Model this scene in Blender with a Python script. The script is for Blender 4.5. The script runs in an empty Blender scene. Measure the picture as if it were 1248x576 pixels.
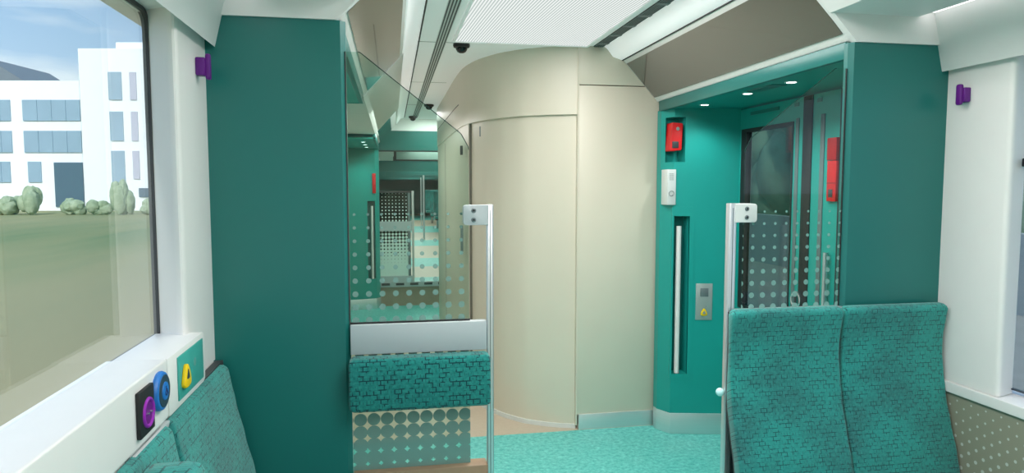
import bpy, bmesh, math, random
from mathutils import Vector, Matrix
random.seed(7)
sc = bpy.context.scene
COL = sc.collection
PI = math.pi

# ------------------------------------------------------------------ colours and node helpers
def lin(c):
    return tuple((v / 12.92 if v <= 0.04045 else ((v + 0.055) / 1.055) ** 2.4) for v in (x / 255 for x in c))
def rgba(c): return lin(c) + (1.0,)

class NT:
    def __init__(s, name):
        s.m = bpy.data.materials.new(name); s.m.use_nodes = True
        s.t = s.m.node_tree; s.t.nodes.clear()
        s.out = s.t.nodes.new('ShaderNodeOutputMaterial')
    def n(s, typ, **kw):
        o = s.t.nodes.new(typ)
        for k, v in kw.items():
            if k.startswith('i_'): o.inputs[k[2:].replace('_', ' ')].default_value = v
            else: setattr(o, k, v)
        return o
    def l(s, a, b): s.t.links.new(a, b)
    def math(s, op, a, b=None, c=None, clamp=False):
        o = s.n('ShaderNodeMath', operation=op); o.use_clamp = clamp
        for i, v in enumerate((a, b, c)):
            if v is None: continue
            if isinstance(v, (int, float)): o.inputs[i].default_value = v
            else: s.l(v, o.inputs[i])
        return o.outputs[0]
    def mix(s, fac, a, b):
        o = s.n('ShaderNodeMix', data_type='RGBA')
        for i, v in ((0, fac), (6, a), (7, b)):
            if isinstance(v, (int, float)): o.inputs[i].default_value = v
            elif isinstance(v, tuple): o.inputs[i].default_value = v
            else: s.l(v, o.inputs[i])
        return o.outputs[2]
    def noise(s, vec, scale, detail=3, rough=.5):
        o = s.n('ShaderNodeTexNoise'); o.inputs['Scale'].default_value = scale
        o.inputs['Detail'].default_value = detail; o.inputs['Roughness'].default_value = rough
        if vec is not None: s.l(vec, o.inputs['Vector'])
        return o.outputs['Fac']
    def ramp(s, fac, lo, hi):
        o = s.n('ShaderNodeMapRange'); s.l(fac, o.inputs[0])
        o.inputs[1].default_value = lo; o.inputs[2].default_value = hi
        return o.outputs[0]
    def pos(s): return s.n('ShaderNodeNewGeometry').outputs['Position']
    def obj(s): return s.n('ShaderNodeTexCoord').outputs['Object']
    def scale(s, vec, x, y, z):
        o = s.n('ShaderNodeMapping'); o.inputs['Scale'].default_value = (x, y, z); s.l(vec, o.inputs['Vector']); return o.outputs[0]
    def xyz(s, vec):
        o = s.n('ShaderNodeSeparateXYZ'); s.l(vec, o.inputs[0]); return o.outputs
    def comb(s, x, y, z):
        o = s.n('ShaderNodeCombineXYZ')
        for i, v in enumerate((x, y, z)):
            if isinstance(v, (int, float)): o.inputs[i].default_value = v
            else: s.l(v, o.inputs[i])
        return o.outputs[0]
    def pbsdf(s, col, rough=.5, metal=0., spec=.5, bump=None, bumpd=.001, coat=0.):
        b = s.n('ShaderNodeBsdfPrincipled')
        for k, v in (('Base Color', col), ('Roughness', rough), ('Metallic', metal)):
            if isinstance(v, (int, float, tuple)): b.inputs[k].default_value = v
            else: s.l(v, b.inputs[k])
        b.inputs['Specular IOR Level'].default_value = spec
        b.inputs['Coat Weight'].default_value = coat
        if bump is not None:
            bn = s.n('ShaderNodeBump'); bn.inputs['Distance'].default_value = bumpd; bn.inputs['Strength'].default_value = .6
            s.l(bump, bn.inputs['Height']); s.l(bn.outputs[0], b.inputs['Normal'])
        return b
    def done(s, shader): s.l(shader.outputs[0], s.out.inputs[0]); return s.m

def plain(name, col, rough=.45, metal=0., spec=.5, var=.04, scale=14., coat=0.):
    t = NT(name); n = t.noise(t.pos(), scale, 4)
    c = rgba(col); d = tuple(x * (1 - var) for x in c[:3]) + (1,); e = tuple(min(1, x * (1 + var)) for x in c[:3]) + (1,)
    return t.done(t.pbsdf(t.mix(n, d, e), rough, metal, spec, coat=coat))

def emit(name, col, strength):
    t = NT(name); e = t.n('ShaderNodeEmission'); e.inputs[0].default_value = rgba(col); e.inputs[1].default_value = strength
    return t.done(e)

def lumi(name, col, e):
    t = NT(name); b = t.pbsdf(rgba(col), .5); b.inputs['Emission Color'].default_value = rgba(col); b.inputs['Emission Strength'].default_value = e
    return t.done(b)

M = {}
M['white'] = plain('white_gloss_panel', (224, 222, 219), .35, var=.02)
M['ceil'] = lumi('white_ceiling_glow', (238, 240, 238), .14)  # faint self-glow added to brighten the ceiling, not a light source
M['cove'] = plain('pale_grey_cove', (222, 221, 219), .4, var=.02)
M['teal'] = plain('teal_laminate', (26, 108, 103), .33, var=.05, scale=3)
M['teal_box'] = plain('turquoise_laminate', (24, 150, 141), .36, var=.04, scale=4)
M['beige'] = plain('beige_laminate', (212, 204, 186), .38, var=.025, scale=5)
M['beige_dark'] = plain('beige_gap', (96, 92, 80), .6)
M['dark_panel'] = plain('dark_taupe_screen', (60, 60, 53), .16, spec=1.0, var=.03, coat=1.0)
M['black'] = plain('black_rubber', (26, 27, 29), .55)
M['dark'] = plain('dark_grey_plastic', (56, 58, 60), .5)
M['grey'] = plain('light_grey_paint', (178, 184, 186), .4, var=.02)
M['pale'] = plain('pale_plastic', (214, 217, 214), .45)
M['platesilver'] = plain('silver_plate', (160, 172, 168), .4, .3)
M['lace'] = plain('grey_print', (150, 156, 152), .6)
M['red'] = plain('signal_red', (206, 22, 24), .4)
M['purple'] = plain('deep_purple_plastic', (92, 2, 122), .4)
M['socket_purple'] = plain('bright_purple_plastic', (146, 26, 166), .35)
M['blue'] = plain('button_blue', (34, 112, 190), .4)
M['navy'] = plain('button_slate', (40, 62, 78), .5)
M['yellow'] = plain('button_yellow', (240, 198, 10), .4)
M['ball'] = plain('pale_turquoise_ball', (190, 236, 236), .2)
M['teal_plate'] = plain('teal_plate', (62, 158, 148), .4)
M['wood'] = plain('tan_wood_floor', (150, 124, 98), .5, var=.16, scale=30)
M['refl'] = plain('grey_reflective_strip', (110, 122, 124), .4, .2)
M['edge'] = plain('dark_glass_edge', (20, 52, 48), .7, 0, .1)
M['seam'] = plain('ceiling_seam_grey', (150, 152, 150), .6)  # plain grey of the ceiling joint lines
M['render'] = plain('white_render', (246, 246, 246), .8, var=.02, scale=.4)
M['entry'] = plain('dark_entrance_glass', (84, 104, 120), .3)
M['roofdark'] = plain('grey_roof', (120, 126, 134), .8)
M['winglass'] = plain('building_glass', (150, 172, 188), .25, var=.12, scale=.5)

def metal(name, col, rough, aniso=(200, 200, 4)):
    t = NT(name); n = t.noise(t.scale(t.pos(), *aniso), 1.0, 3)
    c = rgba(col)
    return t.done(t.pbsdf(t.mix(n, tuple(x * .9 for x in c[:3]) + (1,), c), rough, .85))
M['alu'] = metal('brushed_aluminium', (222, 224, 226), .34)
M['steel'] = metal('skirting_steel', (226, 232, 232), .5, (4, 4, 200))
M['chrome'] = metal('chrome', (225, 228, 230), .12)

def fabric(name, str_=.8, mort=.0018, A=(40, 142, 135), B=(46, 88, 90)):
    t = NT(name); v = t.obj(); x, y, z = t.xyz(v)
    z = t.math('ADD', z, t.math('MULTIPLY', y, .6)); p = t.comb(x, z, 0.0)
    br = t.n('ShaderNodeTexBrick'); br.offset = .5; br.offset_frequency = 2
    t.l(p, br.inputs['Vector'])
    br.inputs['Scale'].default_value = 1.0; br.inputs['Mortar Size'].default_value = mort
    br.inputs['Mortar Smooth'].default_value = .3
    br.inputs['Brick Width'].default_value = .023; br.inputs['Row Height'].default_value = .0165
    line = br.outputs['Fac']
    # broken lines: each brick edge is kept or dropped by a coarse cell noise
    keep = t.ramp(t.noise(t.scale(p, 34, 46, 1), 1.0, 1), .47, .55)
    line = t.math('MULTIPLY', line, t.math('ADD', t.math('MULTIPLY', keep, .85), .12))
    # short vertical ticks
    br2 = t.n('ShaderNodeTexBrick'); br2.offset = .5; t.l(t.scale(p, 1, 1, 1), br2.inputs['Vector'])
    br2.inputs['Scale'].default_value = 1.0; br2.inputs['Mortar Size'].default_value = .0012
    br2.inputs['Brick Width'].default_value = .0115; br2.inputs['Row Height'].default_value = .0165
    k2 = t.ramp(t.noise(t.scale(p, 60, 50, 1), 1.0, 0), .5, .6)
    wv = t.math('LESS_THAN', t.math('ABSOLUTE', t.math('SUBTRACT', t.math('FRACT', t.math('DIVIDE', z, .0165)), .5)), .36)
    tick = t.math('MULTIPLY', t.math('MULTIPLY', br2.outputs['Fac'], k2), wv)
    line = t.math('MAXIMUM', line, t.math('MULTIPLY', tick, .6))
    weave = t.noise(t.scale(p, 900, 160, 1), 1.0, 2)
    blot = t.noise(t.scale(v, 4.2, 4.2, 4.2), 1.0, 3, .55)
    mot = t.noise(t.scale(p, 70, 90, 1), 1.0, 3)
    a, b = rgba(A), rgba(B)
    base = t.mix(t.ramp(blot, .44, .70), a, b)
    base = t.mix(t.math('MULTIPLY', t.ramp(mot, .35, .7), .35), base, rgba((64, 172, 160)))
    base = t.mix(t.math('MULTIPLY', weave, .35), base, rgba((20, 112, 108)))
    col = t.mix(t.math('MULTIPLY', line, str_), base, rgba((10, 58, 64)))
    sh = t.pbsdf(col, .92, 0, .2, bump=t.math('SUBTRACT', weave, t.math('MULTIPLY', line, .8)), bumpd=.0015)
    sh.inputs['Sheen Weight'].default_value = .25
    return t.done(sh)
M['fabric'] = fabric('turquoise_brick_moquette')
M['fabric_pad'] = fabric('turquoise_brick_moquette_bold', 1.0, .0023, (24, 120, 114), (18, 100, 98))

def floor_mat():
    t = NT('turquoise_and_tan_floor'); p = t.pos(); x, y, z = t.xyz(p)
    sp = t.noise(t.scale(p, 34, 42, 60), 1, 6, .8); sp2 = t.noise(t.scale(p, 9, 9, 9), 1, 3)
    tq = t.mix(t.ramp(sp, .34, .68), rgba((24, 148, 142)), rgba((146, 228, 218)))
    tq = t.mix(t.math('MULTIPLY', sp2, .4), tq, rgba((40, 172, 164)))
    tn = t.mix(sp, rgba((176, 160, 138)), rgba((200, 186, 166)))
    # stripes along the carriage: turquoise at door areas, tan elsewhere
    def band(a, b):
        return t.math('MULTIPLY', t.math('GREATER_THAN', y, a), t.math('LESS_THAN', y, b))
    m = band(-9, 4.235)
    for a, b in ((8.0, 9.6), (10.9, 12.2), (14.7, 16.3), (19., 22.), (26., 30.)):
        m = t.math('MAXIMUM', m, band(a, b))
    return t.done(t.pbsdf(t.mix(m, tn, tq), .38, 0, .4))
M['floor'] = floor_mat()

def glass(name, tint, dots=None, frost=(126, 158, 150), opac=.88, ior=1.5, low=False):
    """thin pane: tinted transparency + Fresnel gloss; dots=(x0,z0,axis) prints a lattice of frosted discs growing downwards"""
    t = NT(name)
    tr = t.n('ShaderNodeBsdfTransparent'); tr.inputs[0].default_value = rgba(tint)
    gl = t.n('ShaderNodeBsdfGlossy'); gl.inputs['Roughness'].default_value = .02
    gl.inputs[0].default_value = (1, 1, 1, 1)
    lw = t.n('ShaderNodeLayerWeight'); lw.inputs['Blend'].default_value = .5
    r0 = ((ior - 1) / (ior + 1)) ** 2
    fr = t.math('ADD', r0, t.math('MULTIPLY', t.math('POWER', lw.outputs['Facing'], 5.0), 1 - r0))
    mx = t.n('ShaderNodeMixShader'); t.l(fr, mx.inputs[0]); t.l(tr.outputs[0], mx.inputs[1]); t.l(gl.outputs[0], mx.inputs[2])
    sh = mx
    if dots:
        x, y, z = t.xyz(t.pos()); x0, z0, pitch = dots
        fx = t.math('SUBTRACT', t.math('FRACT', t.math('ADD', t.math('DIVIDE', t.math('SUBTRACT', x, x0), pitch), 100.5)), .5)
        fz = t.math('SUBTRACT', t.math('FRACT', t.math('ADD', t.math('DIVIDE', t.math('SUBTRACT', z, z0), pitch), 100.5)), .5)
        d = t.math('MULTIPLY', t.math('SQRT', t.math('ADD', t.math('MULTIPLY', fx, fx), t.math('MULTIPLY', fz, fz))), pitch)
        # snap z to its row so that every disc is round
        zr = t.math('SUBTRACT', z, t.math('MULTIPLY', fz, pitch))
        r1 = t.math('ADD', .0045, t.math('MULTIPLY', t.math('SUBTRACT', 1.53, zr), .02))
        r2 = t.math('ADD', .0117, t.math('MULTIPLY', t.math('SUBTRACT', 1.16, zr), .0315))
        r = t.math('MAXIMUM', r1, r2)
        if low: r = t.math('ADD', .0205, t.math('MULTIPLY', t.math('SUBTRACT', .857, zr), .032))
        on = t.math('MULTIPLY', t.math('LESS_THAN', d, r), t.math('LESS_THAN', zr, 1.56))
        df = t.n('ShaderNodeBsdfDiffuse'); df.inputs[0].default_value = rgba(frost)
        m2 = t.n('ShaderNodeMixShader'); t.l(t.math('MULTIPLY', on, opac), m2.inputs[0]); t.l(sh.outputs[0], m2.inputs[1]); t.l(df.outputs[0], m2.inputs[2])
        sh = m2
    return t.done(sh)
PX = -.925 + .015
M['glass_dots'] = glass('tinted_partition_glass', (203, 225, 215), (PX, 1.525, .0455))
M['glass_dots_low'] = glass('tinted_lower_glass', (203, 225, 215), (-.900, .857, .0455), frost=(112, 146, 140), opac=.93, low=True)
M['glass_dots_right'] = glass('tinted_partition_glass_right', (226, 238, 234), (.925, 1.525, .0455), frost=(124, 164, 156))
M['glass_far'] = glass('far_partition_glass', (120, 132, 126), (PX, 1.525, .0455), frost=(222, 236, 230), opac=.95)
M['glass_clear'] = glass('window_glass', (246, 250, 250), ior=1.45)
M['glass_dark'] = glass('door_glass', (206, 218, 214), ior=1.5)

def ribbed():
    t = NT('ribbed_luminous_panel'); x, y, z = t.xyz(t.pos())
    w = t.math('FRACT', t.math('DIVIDE', t.math('ADD', x, t.math('MULTIPLY', y, .06)), .0165))
    m = t.math('LESS_THAN', t.math('ABSOLUTE', t.math('SUBTRACT', w, .5)), .27)
    e = t.n('ShaderNodeEmission'); t.l(t.mix(m, rgba((196, 208, 204)), rgba((250, 255, 252))), e.inputs[0]); e.inputs[1].default_value = .93
    return t.done(e)
M['ribbed'] = ribbed()
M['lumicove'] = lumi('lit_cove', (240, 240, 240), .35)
M['led'] = emit('led_strip_light', (255, 255, 255), 2.2)
M['spot'] = emit('downlight_lens', (245, 255, 255), 9.0)

def dotwall():
    t = NT('grey_green_dotted_laminate'); x, y, z = t.xyz(t.pos())
    p = .046
    row = t.math('FLOOR', t.math('DIVIDE', z, p * .5))
    sh = t.math('MULTIPLY', t.math('MODULO', row, 2.0), .5)
    fy = t.math('SUBTRACT', t.math('FRACT', t.math('ADD', t.math('DIVIDE', y, .064), t.math('ADD', sh, 10.0))), .5)
    fz = t.math('SUBTRACT', t.math('FRACT', t.math('DIVIDE', z, p * .5)), .5)
    d = t.math('SQRT', t.math('ADD', t.math('MULTIPLY', t.math('MULTIPLY', fy, .064), t.math('MULTIPLY', fy, .064)), t.math('MULTIPLY', t.math('MULTIPLY', fz, p * .5), t.math('MULTIPLY', fz, p * .5))))
    r = t.math('ADD', .0032, t.math('MULTIPLY', t.math('SUBTRACT', .82, z), .016))
    on = t.math('LESS_THAN', d, r)
    return t.done(t.pbsdf(t.mix(t.math('MULTIPLY', on, .8), rgba((140, 140, 122)), rgba((198, 204, 196))), .5, 0, .4))
M['dotwall'] = dotwall()

def ground_mat():
    t = NT('dry_meadow'); p = t.pos(); x, y, z = t.xyz(p)
    n = t.noise(t.scale(p, .35, .04, 1), 1, 5, .6); n2 = t.noise(t.scale(p, .03, .03, 1), 1, 3)
    c = t.mix(t.ramp(n, .3, .7), rgba((150, 148, 104)), rgba((116, 134, 92)))
    c = t.mix(t.math('MULTIPLY', t.ramp(n2, .35, .65), .6), c, rgba((176, 164, 126)))
    far = t.ramp(t.math('ABSOLUTE', x), 3.0, 12.0)
    c = t.mix(t.math('MULTIPLY', t.math('SUBTRACT', 1.0, far), .7), c, rgba((170, 154, 122)))
    return t.done(t.pbsdf(c, .95, 0, .1))
M['ground'] = ground_mat()
def leafy(name, a, b, s=3.0):
    t = NT(name); n = t.noise(t.pos(), s, 5, .7)
    return t.done(t.pbsdf(t.mix(t.ramp(n, .35, .65), rgba(a), rgba(b)), .9, 0, .1))
M['bush'] = leafy('bush_leaves', (136, 152, 118), (176, 186, 156), 1.2)
M['hedge'] = leafy('dark_hedge_leaves', (78, 104, 90), (128, 150, 132), .5)

# ------------------------------------------------------------------ geometry helpers
class MB:
    def __init__(s): s.bm = bmesh.new()
    def quad(s, pts):
        vs = [s.bm.verts.new(p) for p in pts]; s.bm.faces.new(vs); return s
    def box(s, x0, x1, y0, y1, z0, z1, bev=0, seg=2):
        r = bmesh.ops.create_cube(s.bm, size=1.0)
        for v in r['verts']:
            v.co = Vector(((x0 + x1) / 2 + v.co.x * (x1 - x0), (y0 + y1) / 2 + v.co.y * (y1 - y0), (z0 + z1) / 2 + v.co.z * (z1 - z0)))
        if bev:
            ed = list({e for v in r['verts'] for e in v.link_edges})
            bmesh.ops.bevel(s.bm, geom=ed, offset=bev, segments=seg, affect='EDGES', profile=.5)
        return s
    def prism(s, poly, axis, a, b, bev=0, seg=2):
        """closed polygon (2-D) extruded along axis between a and b; the 2-D axes are the two others in xyz order"""
        def p3(p, t):
            q = list(p); q.insert('xyz'.index(axis), t); return q
        A = [s.bm.verts.new(p3(p, a)) for p in poly]; B = [s.bm.verts.new(p3(p, b)) for p in poly]
        n = len(poly); fs = [s.bm.faces.new(A), s.bm.faces.new(B[::-1])]
        for i in range(n): fs.append(s.bm.faces.new((A[i], B[i], B[(i + 1) % n], A[(i + 1) % n])))
        bmesh.ops.recalc_face_normals(s.bm, faces=fs)
        if bev:
            ed = list({e for v in A + B for e in v.link_edges})
            bmesh.ops.bevel(s.bm, geom=ed, offset=bev, segments=seg, affect='EDGES', profile=.5)
        return s
    def strip(s, path, axis, a, b, th=0.0):
        """open 2-D path extruded along axis: a sheet"""
        def p3(p, t):
            q = list(p); q.insert('xyz'.index(axis), t); return q
        A = [s.bm.verts.new(p3(p, a)) for p in path]; B = [s.bm.verts.new(p3(p, b)) for p in path]
        for i in range(len(path) - 1): s.bm.faces.new((A[i], B[i], B[i + 1], A[i + 1]))
        return s
    def cyl(s, p0, p1, r, seg=24, r1=None, rot=0):
        p0, p1 = Vector(p0), Vector(p1); d = p1 - p0; r1 = r if r1 is None else r1
        q = d.to_track_quat('Z', 'Y').to_matrix()
        A, B = [], []
        for i in range(seg):
            a = 2 * PI * i / seg + rot
            w = q @ Vector((math.cos(a), math.sin(a), 0))
            A.append(s.bm.verts.new(p0 + w * r)); B.append(s.bm.verts.new(p1 + w * r1))
        s.bm.faces.new(A[::-1]); s.bm.faces.new(B)
        for i in range(seg): s.bm.faces.new((A[i], A[(i + 1) % seg], B[(i + 1) % seg], B[i]))
        return s
    def lathe(s, prof, c, axis=(0, 0, 1), seg=28):
        """profile [(r,h)] turned about axis through c"""
        q = Vector(axis).to_track_quat('Z', 'Y').to_matrix(); c = Vector(c); rings = []
        for r, h in prof:
            rings.append([s.bm.verts.new(c + q @ Vector((r * math.cos(2 * PI * i / seg), r * math.sin(2 * PI * i / seg), h))) for i in range(seg)])
        for k in range(len(rings) - 1):
            for i in range(seg): s.bm.faces.new((rings[k][i], rings[k][(i + 1) % seg], rings[k + 1][(i + 1) % seg], rings[k + 1][i]))
        s.bm.faces.new(rings[0][::-1]); s.bm.faces.new(rings[-1])
        return s
    def torus(s, c, axis, R, r, seg=32, sub=10, a0=0, a1=2 * PI):
        q = Vector(axis).to_track_quat('Z', 'Y').to_matrix(); c = Vector(c); full = abs(a1 - a0 - 2 * PI) < 1e-6
        n = seg if full else seg + 1; rings = []
        for i in range(n):
            a = a0 + (a1 - a0) * i / seg
            rings.append([s.bm.verts.new(c + q @ Vector(((R + r * math.cos(b)) * math.cos(a), (R + r * math.cos(b)) * math.sin(a), r * math.sin(b)))) for b in (2 * PI * j / sub for j in range(sub))])
        for i in range(n if full else n - 1):
            for j in range(sub): s.bm.faces.new((rings[i][j], rings[(i + 1) % n][j], rings[(i + 1) % n][(j + 1) % sub], rings[i][(j + 1) % sub]))
        if not full: s.bm.faces.new(rings[0]); s.bm.faces.new(rings[-1][::-1])
        return s
    def loft(s, rings):
        R = [[s.bm.verts.new(p) for p in r] for r in rings]; n = len(R[0])
        for k in range(len(R) - 1):
            for i in range(n): s.bm.faces.new((R[k][i], R[k][(i + 1) % n], R[k + 1][(i + 1) % n], R[k + 1][i]))
        s.bm.faces.new(R[0][::-1]); s.bm.faces.new(R[-1]); return s
    def build(s, name, mat, parent=None, origin=None, smooth=True, angle=35):
        bmesh.ops.recalc_face_normals(s.bm, faces=s.bm.faces[:])
        off = Vector(parent_world(parent)) if parent else Vector(origin or (0, 0, 0))
        loc = Vector((0, 0, 0)) if parent else off
        bmesh.ops.translate(s.bm, verts=s.bm.verts[:], vec=-off)
        me = bpy.data.meshes.new(name); s.bm.to_mesh(me); s.bm.free()
        if smooth:
            for p in me.polygons: p.use_smooth = True
            try: me.set_sharp_from_angle(angle=math.radians(angle))
            except Exception: pass
        me.materials.append(mat)
        o = bpy.data.objects.new(name, me); COL.objects.link(o); o.location = loc
        if parent: o.parent = parent
        return o

def parent_world(o):
    v = Vector((0, 0, 0))
    while o is not None: v += o.location; o = o.parent
    return v
def tag(o, label=None, cat=None, group=None, kind=None):
    if label: o['label'] = label
    if cat: o['category'] = cat
    if group: o['group'] = group
    if kind: o['kind'] = kind
    return o
def thing(name, loc, label, cat, group=None):
    o = bpy.data.objects.new(name, None); o.empty_display_size = .05; COL.objects.link(o); o.location = loc
    return tag(o, label, cat, group)
def struct(o, label=None): return tag(o, label, None, None, 'structure')
def copy_tree(o, parent=None):
    c = o.copy(); COL.objects.link(c)
    if parent is not None: c.parent = parent
    for ch in list(o.children): copy_tree(ch, c)
    return c

def rounded_poly(pts, r, n=5):
    """round every corner of a 2-D polygon"""
    out = []; N = len(pts)
    for i in range(N):
        p0, p, p1 = Vector(pts[i - 1]), Vector(pts[i]), Vector(pts[(i + 1) % N])
        a, b = (p0 - p).normalized(), (p1 - p).normalized()
        rr = r[i] if isinstance(r, (list, tuple)) else r
        if rr <= 0: out.append(tuple(p)); continue
        ang = a.angle(b); d = min(rr / math.tan(ang / 2), (p0 - p).length * .49, (p1 - p).length * .49)
        s, e = p + a * d, p + b * d
        for k in range(n + 1):
            t = k / n; out.append(tuple(s * (1 - t) ** 2 + p * 2 * t * (1 - t) + e * t * t))
    return out

# ------------------------------------------------------------------ key dimensions (metres; carriage centre x=0, y along the train, floor z=0)
WX, GX = 1.365, 1.455          # wall cladding face, window glass
YP = 2.33                      # plane of the glass partitions
ZC = 2.52                      # vestibule ceiling
ZR = .33                       # raised floor beyond the far door area
YB = -1.6                      # closed end behind the camera
YE = 32.

# ------------------------------------------------------------------ floor
f = MB().box(-1.5, 1.5, YB, 9.2, -.06, 0).build('floor', M['floor']); struct(f)
f = MB().box(-1.5, 1.5, 9.2, YE, ZR - .06, ZR)
f.build('floor_raised', M['floor'])['kind'] = 'structure'
f = MB().box(-1.45, 1.45, 9.2, 9.23, 0, ZR - .06); struct(f.build('trim_step_riser', plain('tan_riser', (158, 138, 118), .4, var=.12)))
v = MB()
for i in range(7): v.box(-.93 + .19 * i, -.82 + .19 * i, 9.165, 9.175, .285, .315)
struct(v.build('trim_step_vent', M['dark']))
struct(MB().box(-1.4, 1.2, 9.175, 9.2, .26, ZR).build('trim_step_nosing', M['grey']))

# ------------------------------------------------------------------ ceilings
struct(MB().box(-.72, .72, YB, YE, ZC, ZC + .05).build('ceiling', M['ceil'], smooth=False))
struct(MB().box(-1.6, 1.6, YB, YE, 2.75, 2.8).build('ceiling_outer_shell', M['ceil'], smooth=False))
# seam lines across the vestibule ceiling
for i, y in enumerate((4.30, 5.95, 7.6)):
    struct(MB().box(-.70, -.30, y, y + .006, ZC - .002, ZC + .001).build('trim_ceiling_seam', M['seam']))
struct(MB().box(-.608, -.600, YB, 9.0, ZC - .004, ZC + .01).build('trim_ceiling_groove_left', M['black']))
struct(MB().box(.6995, .7075, YB, 4.27, 2.432, 2.44).build('trim_ceiling_groove_right', M['black']))

# ribbed light panel
lp = thing('ceiling_light', (0.035, 2, ZC), 'white ribbed luminous ceiling panel between the two dark vents', 'ceiling light')
MB().box(-.384, .454, YB + .1, 4.23, ZC - .006, ZC).build('diffuser', M['ribbed'], lp)
b = MB(); b.box(-.40, -.384, YB + .1, 4.245, ZC - .012, ZC); b.box(.454, .47, YB + .1, 4.245, ZC - .012, ZC); b.box(-.384, .454, 4.23, 4.245, ZC - .012, ZC)
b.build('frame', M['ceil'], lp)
# left slot vent: four thin dark slots
sv = thing('ceiling_vent', (-.468, 3, ZC), 'narrow ceiling vent of thin dark slots left of the luminous panel', 'vent')
MB().box(-.50, -.436, YB, 9.0, ZC - .004, ZC + .002).build('backing', M['pale'], sv)
sl = MB()
for k in range(4): sl.box(-.497 + .0165 * k, -.4895 + .0165 * k, YB, 9.0, ZC - .0055, ZC - .004)
sl.build('slot', M['dark'], sv)
# right grille vent
rv = thing('ceiling_vent', (.545, 2, ZC), 'broad dark grille vent between luminous panel and right-hand light cove', 'vent')
MB().box(.508, .576, YB, 4.262, ZC - .003, ZC + .002).build('backing', M['black'], rv)
g = MB(); y = .4
while y < 4.2:
    for k in range(5): g.box(.512 + .013 * k, .517 + .013 * k, y, min(y + .20, 4.25), ZC - .007, ZC - .003)
    g.box(.508, .576, y + .20, y + .235, ZC - .0075, ZC - .003); y += .235
g.build('vent_grille', M['refl'], rv)
# sloped white light cove right of the grille vent, and its mirror on the left
struct(MB().strip([(.576, ZC - .001), (.60, 2.505), (.64, 2.455), (.70, 2.437), (.72, 2.43)], 'y', YB, 4.27).build('ceiling_cove_right', M['lumicove']))
struct(MB().strip([(-.61, ZC - .001), (-.655, 2.50), (-.70, 2.437), (-.72, 2.43)], 'y', YB, 9.0).build('ceiling_cove_left', M['lumicove']))

# camera domes
def dome(x, y, label):
    o = thing('dome_camera', (x, y, ZC), label, 'camera', 'black ceiling dome cameras')
    MB().lathe([(.052, 0), (.054, -.010), (.050, -.022), (.040, -.026)], (x, y, ZC)).build('housing', M['black'], o)
    MB().lathe([(.038, -.024), (.036, -.036), (.027, -.050), (.014, -.057), (.001, -.059)], (x, y, ZC)).build('dome', plain('smoked_dome', (18, 18, 20), .12), o)
dome(-.335, 4.33, 'black dome camera on the ceiling beside the beige curved cabin, largest of its kind')
dome(-.365, 7.55, 'small black dome camera above the sloping top edge of the left glass pane')
dome(-.50, 8.85, 'tiny black dome camera seen through the left glass pane, furthest down the ceiling')

# ------------------------------------------------------------------ seating-end upper coves (camera side), left and right
for s, nm in ((-1, 'left'), (1, 'right')):
    P_ = lambda pts: [(s * x, z) for x, z in pts]
    struct(MB().prism(P_([(1.335, 2.065), (1.282, 2.285), (1.5, 2.32), (1.5, 2.118), (1.385, 2.112)]), 'y', YB, YP - .002).build('wall_cove_' + nm, M['cove'], smooth=False))
    struct(MB().prism(P_([(1.215, 2.268), (.843, 2.268), (.70, 2.437), (.72, 2.47), (.86, 2.31), (1.215, 2.30)]), 'y', YB, YP - .002).build('ceiling_soffit_' + nm, M['cove'], smooth=False))
    struct(MB().prism(P_([(.955, 2.165), (1.40, 2.165), (1.40, 2.325), (.795, 2.325)]), 'y', YP - .012, YP + .02).build('wall_fascia_' + nm, M['cove'], smooth=False))
    st = MB().box(*sorted((s * 1.222, s * 1.278)), YB, YP - .02, 2.284, 2.288).build('led_strip', M['led'], origin=(s * 1.25, 1, 2.285))
    tag(st, 'bright strip light in the gap above the %s window cove' % nm, 'strip light')

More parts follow.
